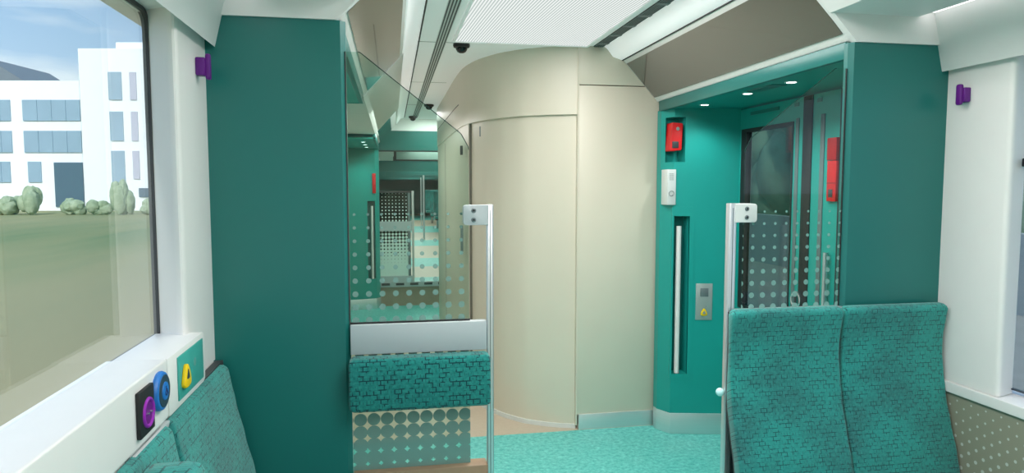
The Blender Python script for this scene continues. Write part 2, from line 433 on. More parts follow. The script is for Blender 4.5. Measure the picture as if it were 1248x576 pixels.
# ------------------------------------------------------------------ side walls, pillars, windows
for s, nm in ((-1, 'left'), (1, 'right')):
    S = lambda a, b: sorted((s * a, s * b))
    ye = 2.015 if s < 0 else 2.035
    zb = 1.05 if s < 0 else .86
    # pillar with the canted reveal towards the window
    struct(MB().prism(rounded_poly([(s * WX, ye), (s * (GX + .005), ye + (.072 if s < 0 else .035)), (s * 1.468, ye + .075), (s * 1.468, YP + .02), (s * WX, YP + .02)], [.018, 0, 0, 0, 0]), 'z', zb, 2.118).build('wall_pillar_' + nm, M['white']))
    # outer shell beyond the windows
    struct(MB().box(*S(1.46, 1.52), YB, YP + .1, 2.10, 2.78).build('wall_upper_' + nm, M['white'], smooth=False))
    struct(MB().box(*S(1.46, 1.52), YB, YP + .1, -.1, zb - .0).build('wall_lower_' + nm, M['white'], smooth=False))
    struct(MB().box(*S(1.34, 1.46), YB, ye + .10, 2.116, 2.14).build('trim_window_head_' + nm, M['cove'], smooth=False))
    wt, wb = 2.115, (1.19 if s < 0 else .875)
    w = MB().box(*S(GX, GX + .008), -.9, ye + .07, wb, wt).build('window_1' if s < 0 else 'window_2', M['glass_clear'], origin=(s * GX, .6, wb)); struct(w)
    fr = MB()
    y0, y1 = -.9, ye + (.073 if s < 0 else .06)
    outer = rounded_poly([(y0, wb), (y1, wb), (y1, wt), (y0, wt)], [.001, .001, .05, .05]); 
    inner = rounded_poly([(y0 + .011, wb + .004), (y1 - .011, wb + .004), (y1 - .011, wt - .012), (y0 + .011, wt - .012)], [.001, .001, .05, .05])
    xa, xb = s * (GX - .004), s * (GX + .012)
    A = [fr.bm.verts.new((xa, p[0], p[1])) for p in outer]; B = [fr.bm.verts.new((xa, p[0], p[1])) for p in inner]
    C2 = [fr.bm.verts.new((xb, p[0], p[1])) for p in inner]
    for i in range(len(A)):
        j = (i + 1) % len(A); fr.bm.faces.new((A[i], A[j], B[j], B[i])); fr.bm.faces.new((B[i], B[j], C2[j], C2[i]))
    fr.build('window_frame', M['dark'], w)
    # wall behind camera end of the window
    struct(MB().box(*S(1.40, 1.52), YB, -.88, zb, 2.12).build('wall_rear_' + nm, M['white'], smooth=False))
struct(MB().box(-1.5, 1.5, YB - .05, YB, -.05, 2.78).build('wall_back', M['beige'], smooth=False))

# left sill ledge
lx = -1.335
led = MB().prism(rounded_poly([(-1.47, 1.197), (lx, 1.197), (lx, 1.045), (-1.47, 1.045)], [0, .006, .012, 0]), 'y', YB, 1.752)
struct(led.build('window_sill_left', M['white']))
# its far end casing, with rounded corners
led = MB().prism(rounded_poly([(1.753, 1.1972), (2.082, 1.1972), (2.082, 1.05), (1.757, 1.05)], [0, .022, .022, 0]), 'x', -1.46, lx + .003, bev=.003)
struct(led.build('window_sill_end_left', M['white']))
struct(MB().prism([(-1.46, 1.045), (-1.352, 1.045), (-1.352, .30), (-1.46, .30)], 'y', YB, YP - .01).build('wall_side_left', M['white'], smooth=False))
struct(MB().box(-1.36, -1.330, 1.52, 1.752, 1.030, 1.044, .003).build('trim_sill_groove_shade', M['grey']))  # grey strip stands in for the shade of a groove below the sill
struct(MB().box(-1.364, -1.340, 2.086, 2.326, 1.0, 1.047).build('trim_wall_gap', M['dark']))
# right: thin ledge and dotted lower panel
struct(MB().prism(rounded_poly([(1.47, .858), (1.352, .858), (1.352, .817), (1.47, .817)], [0, .004, .004, 0]), 'y', YB, YP + .0).build('window_sill_right', M['white']))
struct(MB().box(1.362, 1.46, YB, YP, .0, .816).build('wall_side_right', M['dotwall'], smooth=False))

# small dark latch on the right window edge
o = MB().box(1.43, 1.452, 2.015, 2.055, 1.69, 1.72, .003).build('window_latch', M['black'], origin=(1.44, 2.035, 1.70))
tag(o, 'small black latch on the edge of the right-hand window', 'latch')

# ------------------------------------------------------------------ teal end panels
for s, nm in ((-1, 'left'), (1, 'right')):
    xi = .928 if s < 0 else .935
    poly = [(s * xi, YP + .035), (s * xi, YP + .014), (s * (xi + .016), YP - .003), (s * 1.40, YP - .003), (s * 1.40, YP + .035)]
    struct(MB().prism(poly, 'z', 0, 2.165).build('wall_teal_' + nm, M['teal'], smooth=False))

# ------------------------------------------------------------------ glass partitions
def rrect(x0, x1, z0, z1, r): return rounded_poly([(x0, z0), (x1, z0), (x1, z1), (x0, z1)], r, 6)
def screw(parent, x, y, z):
    a = MB().lathe([(.008, 0), (.008, .002), (.006, .0035), (.0005, .0036)], (x, y, z), (0, -1, 0), 16).build('screw', M['steel'], parent)
    MB().lathe([(.004, .0036), (.0036, .0042), (.0005, .0042)], (x, y, z), (0, -1, 0), 6).build('screw_socket', M['dark'], a) if parent.parent is None else None
def partition(s, label):
    o = thing('glass_partition', (s * .69, YP, 0), label, 'partition')
    X = lambda v: s * v
    gm = M['glass_dots'] if s < 0 else M['glass_dots_right']
    zb = 1.148 if s < 0 else .66
    poly = rounded_poly([(X(.928), 1.146), (X(.928), 2.067), (X(.883), 2.067), (X(.545), 1.802), (X(.519), 1.755), (X(.519), 1.146)], [0, 0, .015, .03, .03, 0])
    g = MB().quad([(px_, YP + .010, pz_) for px_, pz_ in poly]).build('glass_pane', gm, o, smooth=False)
    ed = MB(); pe = [p_ for p_ in poly if p_[1] > 1.147 and abs(p_[0]) < .9]
    for (ax, az), (bx_, bz) in zip(pe, pe[1:]): ed.cyl((ax, YP + .010, az), (bx_, YP + .010, bz), .0015, 6)
    ed.build('glass_edge', M['edge'], o)
    # dark edge seal where the glass meets the teal panel
    MB().box(*sorted((X(.928), X(.932))), YP + .0075, YP + .0125, 1.146, 2.067).build('edge_seal', M['black'] if s > 0 else M['dark'], o)
    # post: twin tube
    p = MB(); px = X(.447) if s < 0 else X(.465)
    r = .0125 if s < 0 else .0165
    prof = rrect(px - r, px + r, YP - r * .9, YP + r * .9, r * .55)
    p.prism(prof, 'z', 0, 1.557, bev=.0015)
    p.build('post', M['alu'], o)
    gx = px - s * r * .0
    MB().box(gx - .0015, gx + .0015, YP - r * .9 - .0006, YP - r * .9 + .002, .01, 1.54).build('post_groove', M['refl'], o)
    # bracket plate with two screws
    x0, x1 = sorted((px + s * .006, X(.541) if s < 0 else X(.560)))
    br = MB().prism(rounded_poly([(x0, 1.486), (x1, 1.486), (x1, 1.556), (x0, 1.556)], [.013 if s < 0 else .002, .002 if s < 0 else .013, .002 if s < 0 else .013, .013 if s < 0 else .002], 5), 'y', YP - .018, YP + .022, bev=.002).build('bracket', M['grey'] if s < 0 else M['pale'], o)
    xs = X(.505) if s < 0 else X(.518)
    for z in (1.505, 1.537):
        a = MB().lathe([(.0085, 0), (.0085, .002), (.0065, .0035), (.0005, .0036)], (xs, YP - .018, z), (0, -1, 0), 16).build('screw', M['refl'], br)
        MB_ = MB().lathe([(.0045, .0030), (.0040, .0044), (.0005, .0044)], (xs, YP - .018, z), (0, -1, 0), 6)
        # socket of the screw stays in the screw mesh
        b2 = MB_.build('screw', M['black'], br)
    return o
pl = partition(-1, 'glass partition with grey band, turquoise lean pad and dotted glass beside the left teal wall')
MB().box(-.928, -.460, YP - .012, YP + .022, 1.046, 1.149, .003).build('rail_band', M['grey'], pl)
MB().box(-.928, -.517, YP + .004, YP + .016, 1.149, 1.1545).build('gasket', M['black'], pl)
# lean pad: padded cushion tilted slightly forward at its foot
rings = []
for t_, e in ((0, .010), (.006, .003), (.018, 0), (.09, 0), (.157, 0), (.169, .003), (.175, .010)):
    z = .868 + t_; yy = YP - .045 - (.175 - t_) * .06
    x0, x1 = -.932 + e, -.455 - e
    d = .034 - e
    rings.append([(px_, py_, z) for px_, py_ in rrect(x0, x1, yy - d, yy + d * 0 + .03, .012)])
MB().loft(rings).build('lean_pad', M['fabric_pad'], pl)
MB().box(-.925, -.465, YP - .022, YP - .006, .885, 1.035, .003).build('pad_backing', M['dark'], pl)
MB().quad([(-.926, YP + .01, .63), (-.517, YP + .01, .63), (-.517, YP + .01, 1.05), (-.926, YP + .01, 1.05)]).build('lower_glass', M['glass_dots_low'], pl, smooth=False)
MB().box(-.926, -.458, YP - .02, YP + .045, 0, .632, .004).build('plinth', M['wood'], pl)

pr = partition(1, 'glass partition with dotted pane and steel rail behind the right pair of seats')
MB().box(.478, .934, YP - .016, YP + .020, 1.138, 1.156, .003).build('top_rail', M['alu'], pr)
MB().box(.480, .934, YP - .006, YP + .016, .30, 1.138).build('back_board', M['dark'], pr)
MB().lathe([(.001, -.016), (.009, -.0135), (.0145, -.007), (.016, 0), (.0145, .007), (.009, .0135), (.001, .016)], (.434, YP - .004, .842), (-1, 0, 0), 20).build('ball_knob', M['ball'], pr)

# ------------------------------------------------------------------ seats
def seat(name_loc, label, group, top, width, wing=False, side=False):
    o = thing('train_seat', (0, 0, 0), label, 'seat', group)
    # local frame: faces -Y, wall plane at y=0
    prof = [(top - .008, -.030, .026), (top, -.030, .010)]
    k = [(.44, -.150), (.52, -.146), (.60, -.126), (.70, -.092), (.80, -.062), (.90, -.044), (.97, -.036), (1.04, -.036), (1.10, -.044), (1.145, -.052)]
    sc_ = (top - .02) / 1.145
    if side: k = [(.44, -.172), (.56, -.142), (.68, -.112), (.80, -.084), (.92, -.058), (.99, -.044), (1.026, -.037)]; sc_ = 1.0
    rings = []
    def ring(z, yf, w, inset=0.0, thick=.05):
        x0, x1 = -w / 2 + inset, w / 2 - inset
        pts = rounded_poly([(x0, yf + inset), (x1, yf + inset), (x1, min(yf + thick, -.006) - inset * .5), (x0, min(yf + thick, -.006) - inset * .5)], .012, 4)
        return [(a, b, z) for a, b in pts]
    def W(z):  # slight waist below the headrest, swelling toward the foot
        u = z / top
        return width * (1.0 - .012 * math.exp(-((u - .86) / .07) ** 2) + .015 * max(0, .7 - u))
    N = 30
    zs = [k[0][0] * sc_ + (k[-1][0] - k[0][0]) * sc_ * i / N for i in range(N + 1)]
    def yf(z):
        z /= sc_
        for (a, ya), (b, yb) in zip(k, k[1:]):
            if z <= b + 1e-9:
                t = (z - a) / (b - a); t = max(0, min(1, t)); return ya + (yb - ya) * (3 * t * t - 2 * t ** 3) * .5 + (yb - ya) * t * .5
        return k[-1][1]
    for z in zs: rings.append(ring(z, yf(z), W(z)))
    yt = yf(zs[-1])
    rings.append(ring(top - .010, yt + .001, W(top), .003)); rings.append(ring(top - .003, yt + .003, W(top), .009)); rings.append(ring(top, yt + .006, W(top), .018, .05))
    MB().loft(rings).build('backrest', M['fabric'], o, angle=60)
    # moulded dark shell behind the cushion
    sh = []
    for z in [zs[0]] + zs[3::4] + [top - .012]:
        y0 = yf(z); w = W(z) - .004
        sh.append([(-w / 2, min(y0 + .034, -.012), z), (w / 2, min(y0 + .034, -.012), z), (w / 2, min(-.004, y0 + .056), z), (-w / 2, min(-.004, y0 + .056), z)])
    MB().loft(sh).build('shell', M['dark'], o)
    # seat cushion, shell pan and leg bracket
    MB().box(-width / 2 + .005, width / 2 - .005, -.60, -.12, .38, .455, .022, 4).build('seat_cushion', M['fabric'], o)
    MB().box(-width / 2 + .02, width / 2 - .02, -.57, -.10, .35, .385, .01).build('seat_pan', M['dark'], o)
    MB().prism([(-.02, .35), (-.45, .35), (-.12, 0), (-.02, 0)], 'x', -.03, .03, bev=.004).build('bracket', M['grey'], o)
    if wing:
        MB().loft([[(a, b, z) for a, b in rounded_poly([(.0 + e, -.158 + e), (.095 - e, -.158 + e), (.095 - e, -.05), (.0 + e, -.05)], .02, 4)] for z, e in ((.84, .012), (.86, 0), (1.000, 0), (1.016, .006), (1.024, .018))]).build('headrest', M['fabric'], o)
    return o
def place(o, loc, rz=0): o.location = loc; o.rotation_euler = (0, 0, rz); return o
g1 = 'seats against the right glass partition'
place(seat(0, 'turquoise fabric seat below the right-hand glass pane, nearer the aisle post', g1, 1.165, .455), (.672, YP - .022, 0))
place(seat(0, 'turquoise fabric seat below the right teal wall, beside the white window pillar', g1, 1.165, .446), (1.130, YP - .022, 0))
g2 = 'seats along the left window wall'
place(seat(0, 'turquoise fabric seat under the left sill, touching the left teal wall', g2, 1.044, .56, side=True), (-1.352, 2.015, 0), PI / 2)
place(seat(0, 'turquoise fabric seat with headrest wing under the power socket, cut by the bottom frame', g2, 1.044, .55, wing=True, side=True), (-1.352, 1.450, 0), PI / 2)

# ------------------------------------------------------------------ coat hooks
def hook(s, y, z, label):
    o = thing('coat_hook', (s * WX, y, z), label, 'hook', 'purple coat hooks')
    xw = s * WX; d = -s
    # base block on the wall and a rounded outer disc-bar
    MB().box(*sorted((xw, xw + d * .028)), y - .018, y + .018, z - .028, z + .026, .004).build('stem', M['purple'], o)
    MB().prism(rounded_poly([(y - .012, z - .039), (y + .012, z - .039), (y + .012, z + .039), (y - .012, z + .039)], .010, 5), 'x', xw + d * .027, xw + d * .040, bev=.003).build('plate', M['purple'], o)
hook(-1, 2.225, 1.985, 'purple coat hook on the white pillar beside the left teal wall')
hook(1, 2.235, 1.965, 'purple coat hook on the white pillar right of the right teal wall')

# ------------------------------------------------------------------ things on the sill face
o = thing('power_socket', (lx, 1.587, 1.122), 'black power socket plate with purple ring on the white window sill', 'socket')
MB().box(lx, lx + .010, 1.543, 1.632, 1.070, 1.174, .003).build('plate', M['black'], o)
MB().torus((lx + .010, 1.590, 1.117), (1, 0, 0), .030, .0045).build('ring', M['socket_purple'], o)
MB().lathe([(.026, .0102), (.026, .0106), (.001, .0107)], (lx, 1.590, 1.117), (1, 0, 0)).build('well', plain('dark_purple_well', (104, 14, 122), .4), o)
pn = MB()
for dy in (-.0095, .0095): pn.cyl((lx + .010, 1.590 + dy, 1.117), (lx + .016, 1.590 + dy, 1.117), .0026, 10)
pn.build('pin', M['chrome'], o)

o = thing('call_button', (lx, 1.686, 1.135), 'round blue button with wheelchair symbol on the sill, right of the power socket', 'button')
c = (lx, 1.688, 1.136)
MB().lathe([(.046, 0), (.047, .006), (.044, .012), (.040, .014), (.030, .0142)], c, (1, 0, 0), 36).build('rim', M['blue'], o)
MB().lathe([(.039, .013), (.038, .0152), (.022, .0155)], c, (1, 0, 0), 36).build('ring', M['navy'], o)
MB().lathe([(.022, .0145), (.021, .0175), (.016, .0185), (.001, .0186)], c, (1, 0, 0), 30).build('centre', M['blue'], o)
# wheelchair pictogram
wx = lx + .0192; sy, sz = 1.688, 1.136
wc = MB(); wc.torus((wx, sy - .001, sz - .004), (1, 0, 0), .0062, .0011, 20, 6)
wc.lathe([(.0022, 0), (.0022, .0008), (.0003, .0009)], (wx - .0005, sy - .0025, sz + .0105), (1, 0, 0), 12)
for (a, b) in (((-.0025, .008), (-.002, 0)), ((-.002, .004), (.004, .003)), ((-.002, 0), (.0045, -.0005)), ((.0045, -.0005), (.007, -.008))):
    wc.cyl((wx, sy + a[0], sz + a[1]), (wx, sy + b[0], sz + b[1]), .0013, 8)
wc.build('wheelchair_symbol', plain('navy_print', (16, 40, 90), .5), o)

o = thing('request_button', (lx, 1.94, 1.125), 'teal plate with a yellow triangular push button at the end of the left sill', 'button')
pxx = lx + .003
MB().box(pxx, pxx + .004, 1.822, 2.050, 1.068, 1.182, .0012).build('plate', M['teal_plate'], o)
cy_, cz_ = 1.868, 1.128
tri = rounded_poly([(cy_ - .040, cz_ - .036), (cy_ + .040, cz_ - .036), (cy_, cz_ + .044)], .020, 6)
tri = [(a, b) for a, b in tri]
MB().prism(tri, 'x', pxx + .004, pxx + .014, bev=.003).build('button', M['yellow'], o)
tri2 = rounded_poly([(cy_ - .013, cz_ - .013), (cy_ + .013, cz_ - .013), (cy_, cz_ + .016)], .004, 4)
MB().prism(tri2, 'x', pxx + .0142, pxx + .0150).build('triangle_symbol', M['navy'], o)
MB().lathe([(.012, .004), (.012, .0046), (.0005, .0047)], (pxx, 1.965, 1.135), (1, 0, 0), 20).build('lamp', plain('dull_teal_lens', (92, 150, 142), .5), o)

# ------------------------------------------------------------------ toilet cabin with the curved door
arc = [(.41, 4.262), (.35, 4.28), (.29, 4.302), (.22, 4.336), (.15, 4.38), (.08, 4.43), (.01, 4.51), (-.05, 4.59), (-.10, 4.69), (-.145, 4.80), (-.18, 4.92), (-.205, 5.04)]
def smooth_path(p, n=4):
    out = []
    for i in range(len(p) - 1):
        p0 = Vector(p[max(0, i - 1)]); p1 = Vector(p[i]); p2 = Vector(p[i + 1]); p3 = Vector(p[min(len(p) - 1, i + 2)])
        for k in range(n):
            t = k / n
            out.append(tuple(.5 * ((2 * p1) + (-p0 + p2) * t + (2 * p0 - 5 * p1 + 4 * p2 - p3) * t * t + (-p0 + 3 * p1 - 3 * p2 + p3) * t ** 3)))
    out.append(p[-1]); return out
def offset(path, d):
    out = []
    for i, p in enumerate(path):
        a = Vector(path[max(0, i - 1)]); b = Vector(path[min(len(path) - 1, i + 1)]); t = (b - a).normalized()
        n = Vector((t.y, -t.x)); out.append(tuple(Vector(p) + n * d))
    return out
A0 = smooth_path(arc)
def slab(path, z0, z1, th):
    back = offset(path, th)
    return MB().prism(list(path) + back[::-1], 'z', z0, z1)
tc = thing('toilet_cabin', (.3, 5.0, 0), 'beige cabin with a curved sliding door and steel skirting across the aisle', 'cabin')
TN = offset(A0, 1)[6][0] > A0[6][0]   # which side is inwards
IN = .03 if TN else -.03
bulk = smooth_path([(.41, 4.262)] + arc[1:] + [(-.226, 5.2), (-.236, 5.4), (-.243, 5.8), (-.243, 6.6), (-.243, 7.95)])
# door leaf
door = slab(offset(A0, IN * .45), .03, 2.085, IN).build('curved_door', M['beige'], tc, angle=25)
slab(offset(A0, IN * .2), .0, .03, IN).build('threshold', M['pale'], tc, angle=25)
# overhanging bulkhead
slab(offset(bulk, -IN * .25), 2.085, ZC, IN).build('bulkhead', M['beige'], tc, angle=25)
# straight flank along the corridor
fl = smooth_path([(-.210, 5.062), (-.226, 5.2), (-.236, 5.4), (-.243, 5.8), (-.243, 6.6), (-.243, 7.95)])
slab(offset(fl, -IN * .0), 0, 2.085, IN).build('flank_panel', M['beige'], tc, angle=25)
slab(offset(smooth_path([(-.238, 5.45), (-.243, 5.8), (-.243, 6.6), (-.243, 7.9)]), -IN * .30), 2.268, 2.275, IN).build('flank_seam', M['beige_dark'], tc)
MB().box(-.2445, -.241, 6.85, 6.862, .05, 2.05).build('flank_joint', M['beige_dark'], tc)
MB().box(-.204, -.185, 5.035, 5.075, .0, 2.085).build('door_gap', M['beige_dark'], tc)
MB().box(-.262, -.243, 5.16, 5.19, 1.86, 1.93, .003).build('door_catch', M['dark'], tc)
MB().box(-.262, -.243, 5.16, 5.19, 1.1, 1.32, .003).build('pull_handle', M['refl'], tc)
MB().cyl((-.165, 4.742, 1.97), (-.165, 4.742, 2.04), .004, 8).build('hinge_pin', M['refl'], tc)
# flat front beside the door box
MB().box(.413, .985, 4.245, 4.29, 2.275, ZC, .0015).build('upper_front_panel', M['beige'], tc)
MB().box(.413, .985, 4.245, 4.29, .10, 2.269, .0015).build('front_panel', M['beige'], tc)
MB().box(.425, .985, 4.238, 4.28, 0, .104, .002).build('skirting', M['steel'], tc)
MB().box(.42, .985, 4.26, 4.29, 2.26, 2.28).build('panel_seam', M['beige_dark'], tc)
MB().box(.405, .415, 4.243, 4.30, .03, ZC).build('corner_strip', M['beige'], tc)
MB().box(-.2, 1.45, 7.90, 7.95, 0, ZC).build('rear_panel', M['beige'], tc)

# ------------------------------------------------------------------ door bays: sloped overhead panel, valance, recess ceiling, downlights
def overhead(s, y0, y1, label):
    o = thing('overhead_panel', (s * .83, (y0 + y1) / 2, 2.3), label, 'panel')
    # slab along the 45-degree plane from (.945,2.176) to (.70,2.437)
    a, b = Vector((.945, 2.176)), Vector((.705, 2.437)); d = (b - a).normalized(); n = Vector((d.y, -d.x)) * -1
    if n.y < 0 and n.x < 0: pass
    up = Vector((.73, .68))
    poly = [a, b, b + up * .03, a + up * .03]
    MB().prism([(s * p.x, p.y) for p in poly], 'y', y0, y1).build('frame', M['white'], o, smooth=False)
    c, e = a + d * .034, a + d * .322
    poly = [c - up * .003, e - up * .003, e + up * .004, c + up * .004]
    MB().prism([(s * p.x, p.y) for p in poly], 'y', y0 + .006, y1 - .014).build('screen', M['dark_panel'], o, smooth=False)
    # rounded bottom trim
    MB().prism([(s * x, z) for x, z in rounded_poly([(.952, 2.172), (.930, 2.196), (.96, 2.21), (.975, 2.172)], .005)], 'y', y0, y1).build('bottom_trim', M['white'], o)
    return o
def recess(s, y0, y1, nm, lights):
    a, b = sorted((s * .945, s * 1.46))
    struct(MB().box(a, b, y0, y1, 2.112, 2.13).build('ceiling_recess_' + nm, M['teal_box'], smooth=False))
    a, b = sorted((s * .940, s * .965))
    struct(MB().box(a, b, y0, y1, 2.108, 2.172, .002).build('trim_valance_' + nm, M['teal']))
    for i, y in enumerate(lights):
        L = lights[y]
        o = thing('downlight', (s * 1.085, y, 2.112), L, 'downlight', 'small round downlights in the teal door recesses')
        MB().lathe([(.030, .0), (.030, -.002), (.024, -.003), (.022, 0)], (s * 1.085, y, 2.112)).build('rim', M['pale'], o)
        MB().lathe([(.022, 0), (.022, -.0022), (.001, -.0024)], (s * 1.085, y, 2.112)).build('lens', M['spot'], o)
overhead(1, YP + .021, 4.24, 'dark sloping panel in a white frame above the right door recess')
overhead(-1, YP + .021, 4.272, 'glossy sloping overhead panel above the left teal wall, reflecting beige')
overhead(-1, 7.25, 9.05, 'small dark sloping panel far down the left ceiling, seen through the glass')
recess(1, YP + .035, 4.20, 'right', {3.843: 'small round downlight in the right recess, furthest from the right teal wall', 3.343: 'small round downlight in the right recess, middle one of its row', 2.946: 'small round downlight in the right recess, closest to the right teal wall'})
struct(MB().box(1.03, 1.11, 3.02, 3.26, 2.1085, 2.113, .001).build('trim_recess_vent', M['teal']))
recess(-1, YP + .035, 4.13, 'left', {})
recess(-1, 7.2, 9.16, 'far_left', {7.7: 'tiny downlight above the far left teal pillar, nearest of three', 8.2: 'tiny downlight above the far left teal pillar, middle of three', 8.7: 'tiny downlight above the far left teal pillar, deepest of three'})

def door_pillar(s, yf, label, niche=True):
    """teal box at the end of a door bay: canted face, handle niche, alarm niche, steel skirting"""
    o = thing('door_pillar', (s * 1.1, yf, 0), label, 'pillar')
    P0, P1, P2, P3 = (.945, yf + .10), (.995, yf), (1.46, yf - .10), (1.46, yf + .16)
    slope = (P2[1] - P1[1]) / (P2[0] - P1[0])
    Y = lambda x: P1[1] + (x - P1[0]) * slope
    # face made of bands around the two niches (x ranges on the face)
    nx0, nx1, nz0, nz1 = 1.0, 1.098, .40, 1.43      # handrail niche
    def band(x0, x1, z0, z1, b):
        b.prism([(s * x0, Y(x0)), (s * x1, Y(x1)), (s * x1, yf + .16), (s * x0, yf + .16)], 'z', z0, z1)
    f_ = MB()
    f_.prism([(s * .945, yf + .10), (s * P1[0], P1[1]), (s * nx0, Y(nx0)), (s * nx0, yf + .16), (s * .945, yf + .16)], 'z', 0.0, 1.775)
    if niche: f_.prism([(s * .945, yf + .10), (s * .962, yf + .066), (s * .962, yf + .16), (s * .945, yf + .16)], 'z', 1.775, 2.06)
    else: f_.prism([(s * .945, yf + .10), (s * P1[0], P1[1]), (s * 1.063, Y(1.063)), (s * 1.063, yf + .16), (s * .945, yf + .16)], 'z', 1.775, 2.06)
    f_.prism([(s * .945, yf + .10), (s * P1[0], P1[1]), (s * nx0, Y(nx0)), (s * nx0, yf + .16), (s * .945, yf + .16)], 'z', 2.06, 2.112)
    band(nx0, nx1, 0, nz0, f_); band(nx0, nx1, nz1, 1.775, f_); band(nx0, nx1, 2.06, 2.112, f_); band(1.063, nx1, 1.775, 2.06, f_)
    band(nx1, 1.46, 0, 2.112, f_)
    f_.build('body', M['teal_box'], o, smooth=False)
    nb = MB(); nb.box(*sorted((s * nx0, s * nx1)), yf + .075, yf + .09, nz0, nz1); nb.build('handle_niche', M['teal'], o)
    nb = MB()
    if niche: nb.box(*sorted((s * .955, s * 1.066)), yf + .10, yf + .11, 1.775, 2.06); nb.build('alarm_niche', M['teal_box'], o)
    else: nb.bm.free()
    fr = MB()  # raised lip round the handrail niche
    for (x0, x1, z0, z1) in ((nx0 - .012, nx0, nz0 - .03, nz1 + .06), (nx1, nx1 + .03, nz0 - .03, nz1 + .06)):
        fr.prism([(s * x0, Y(x0) - .003), (s * x1, Y(x1) - .003), (s * x1, Y(x1) + .01), (s * x0, Y(x0) + .01)], 'z', z0, z1)
    for z0, z1 in ((nz1, nz1 + .06), (nz0 - .03, nz0)):
        fr.prism([(s * nx0, Y(nx0) - .003), (s * nx1, Y(nx1) - .003), (s * nx1, Y(nx1) + .01), (s * nx0, Y(nx0) + .01)], 'z', z0, z1)
    fr.build('niche_lip', M['teal_box'], o, smooth=False)
    bx, by = 1.040, Y(1.04) + .02
    hb = MB().cyl((s * bx, by, nz0 + .002), (s * bx, by, 1.365), .0165, 20).build('grab_bar', M['white'], o)
    sk = MB().prism([(s * .94, yf + .095), (s * P1[0], P1[1] - .007), (s * 1.458, P2[1] - .006), (s * 1.458, yf + .05), (s * .94, yf + .15)], 'z', 0, .138, bev=.002)
    sk.build('skirting', M['steel'], o)
    return o, Y
DY = 4.07
dp, YF = door_pillar(1, DY, 'turquoise door pillar with white grab bar and red alarm niche, right of the beige cabin')
door_pillar(-1, 9.03, 'distant turquoise door pillar seen through the left glass pane', False)
o = MB().box(-1.030, -.985, 9.005, 9.04, 1.53, 1.79, .004).build('emergency_release', M['red'], origin=(-1.0, 9.02, 1.66))
tag(o, 'tiny red emergency release on the distant turquoise door pillar', 'alarm')

# red alarm unit in the niche
o = thing('alarm_handle', (1.0, DY + .02, 1.93), 'red emergency handle unit in the niche above the white intercom plate', 'alarm')
rp = [(.962, 1.842), (1.040, 1.85), (1.048, 2.02), (.975, 2.025)]
MB().prism(rounded_poly(rp, .01), 'y', DY - .01, DY + .08, bev=.004).build('housing', M['red'], o)
MB().box(.975, 1.020, DY - .0125, DY + .02, 1.862, 1.905, .003).build('grip_slot', M['dark'], o)
MB().lathe([(.012, 0), (.011, .004), (.004, .005), (.0005, .005)], (1.012, DY - .009, 1.985), (0, -1, 0), 16).build('lock', M['platesilver'], o)
# white intercom plate on the canted edge
def on_face(x, off=0): return YF(x) - off
o = thing('intercom', (.97, DY, 1.61), 'white intercom plate with grey grille below the red emergency handle unit', 'intercom')
ca = Vector((.995 - .945, -.10)).normalized()      # direction along the canted edge
def canted(u0, u1, z0, z1, th, name, mat, r=0):
    # a flat plate on the canted strip between (.945,yf+.1) and (.995,yf)
    p = Vector((.945, DY + .10)); n = Vector((-.10, -.05)).normalized()
    a, b = p + ca * u0, p + ca * u1
    return MB().prism([tuple(a + n * .0005), tuple(b + n * .0005), tuple(b + n * th), tuple(a + n * th)], 'z', z0, z1).build(name, mat, o)
MB().box(.948, 1.006, DY - .012, DY + .09, 1.502, 1.728, .003).build('plate', M['pale'], o)
gr = MB()
for i in range(5):
    for j in range(4): gr.box(.960 + .008 * j, .965 + .008 * j, DY - .0135, DY - .011, 1.66 + .0095 * i, 1.6645 + .0095 * i)
gr.build('speaker_grille', M['lace'], o)
MB().torus((.976, DY - .0125, 1.575), (0, -1, 0), .016, .003, 24, 8).build('ring', M['lace'], o)
MB().lathe([(.005, 0), (.004, .002), (.0005, .002)], (.982, DY - .012, 1.562), (0, -1, 0), 14).build('button', M['refl'], o)
# silver door button plate
o = thing('door_button', (1.20, YF(1.2), .875), 'silver plate with a yellow triangular button, right of the white grab bar', 'button')
def face_plate(x0, x1, z0, z1, t0, t1, name, mat, r=.003, par=None):
    MB().prism([(x0, YF(x0) - t0), (x1, YF(x1) - t0), (x1, YF(x1) - t1), (x0, YF(x0) - t1)], 'z', z0, z1, bev=.001).build(name, mat, par or o)
face_plate(1.145, 1.248, .758, .995, 0, .005, 'plate', M['platesilver'])
face_plate(1.172, 1.222, .91, .965, .005, .0058, 'speaker_grille', M['refl'])
yb = YF(1.196) - .005
MB().torus((1.203, yb - .001, .812), (0, -1, 0), .034, .003, 28, 8, -1.5, 1.4).build('chrome_arc', M['chrome'], o)
tri = rounded_poly([(1.166, .786), (1.226, .786), (1.196, .846)], .014, 5); tin = rounded_poly([(1.182, .797), (1.210, .797), (1.196, .824)], .006, 5)
MB().prism(tri, 'y', yb - .006, yb, bev=.0015).build('button', M['yellow'], o)
MB().prism(tin, 'y', yb - .0068, yb - .005).build('button_centre', M['platesilver'], o)

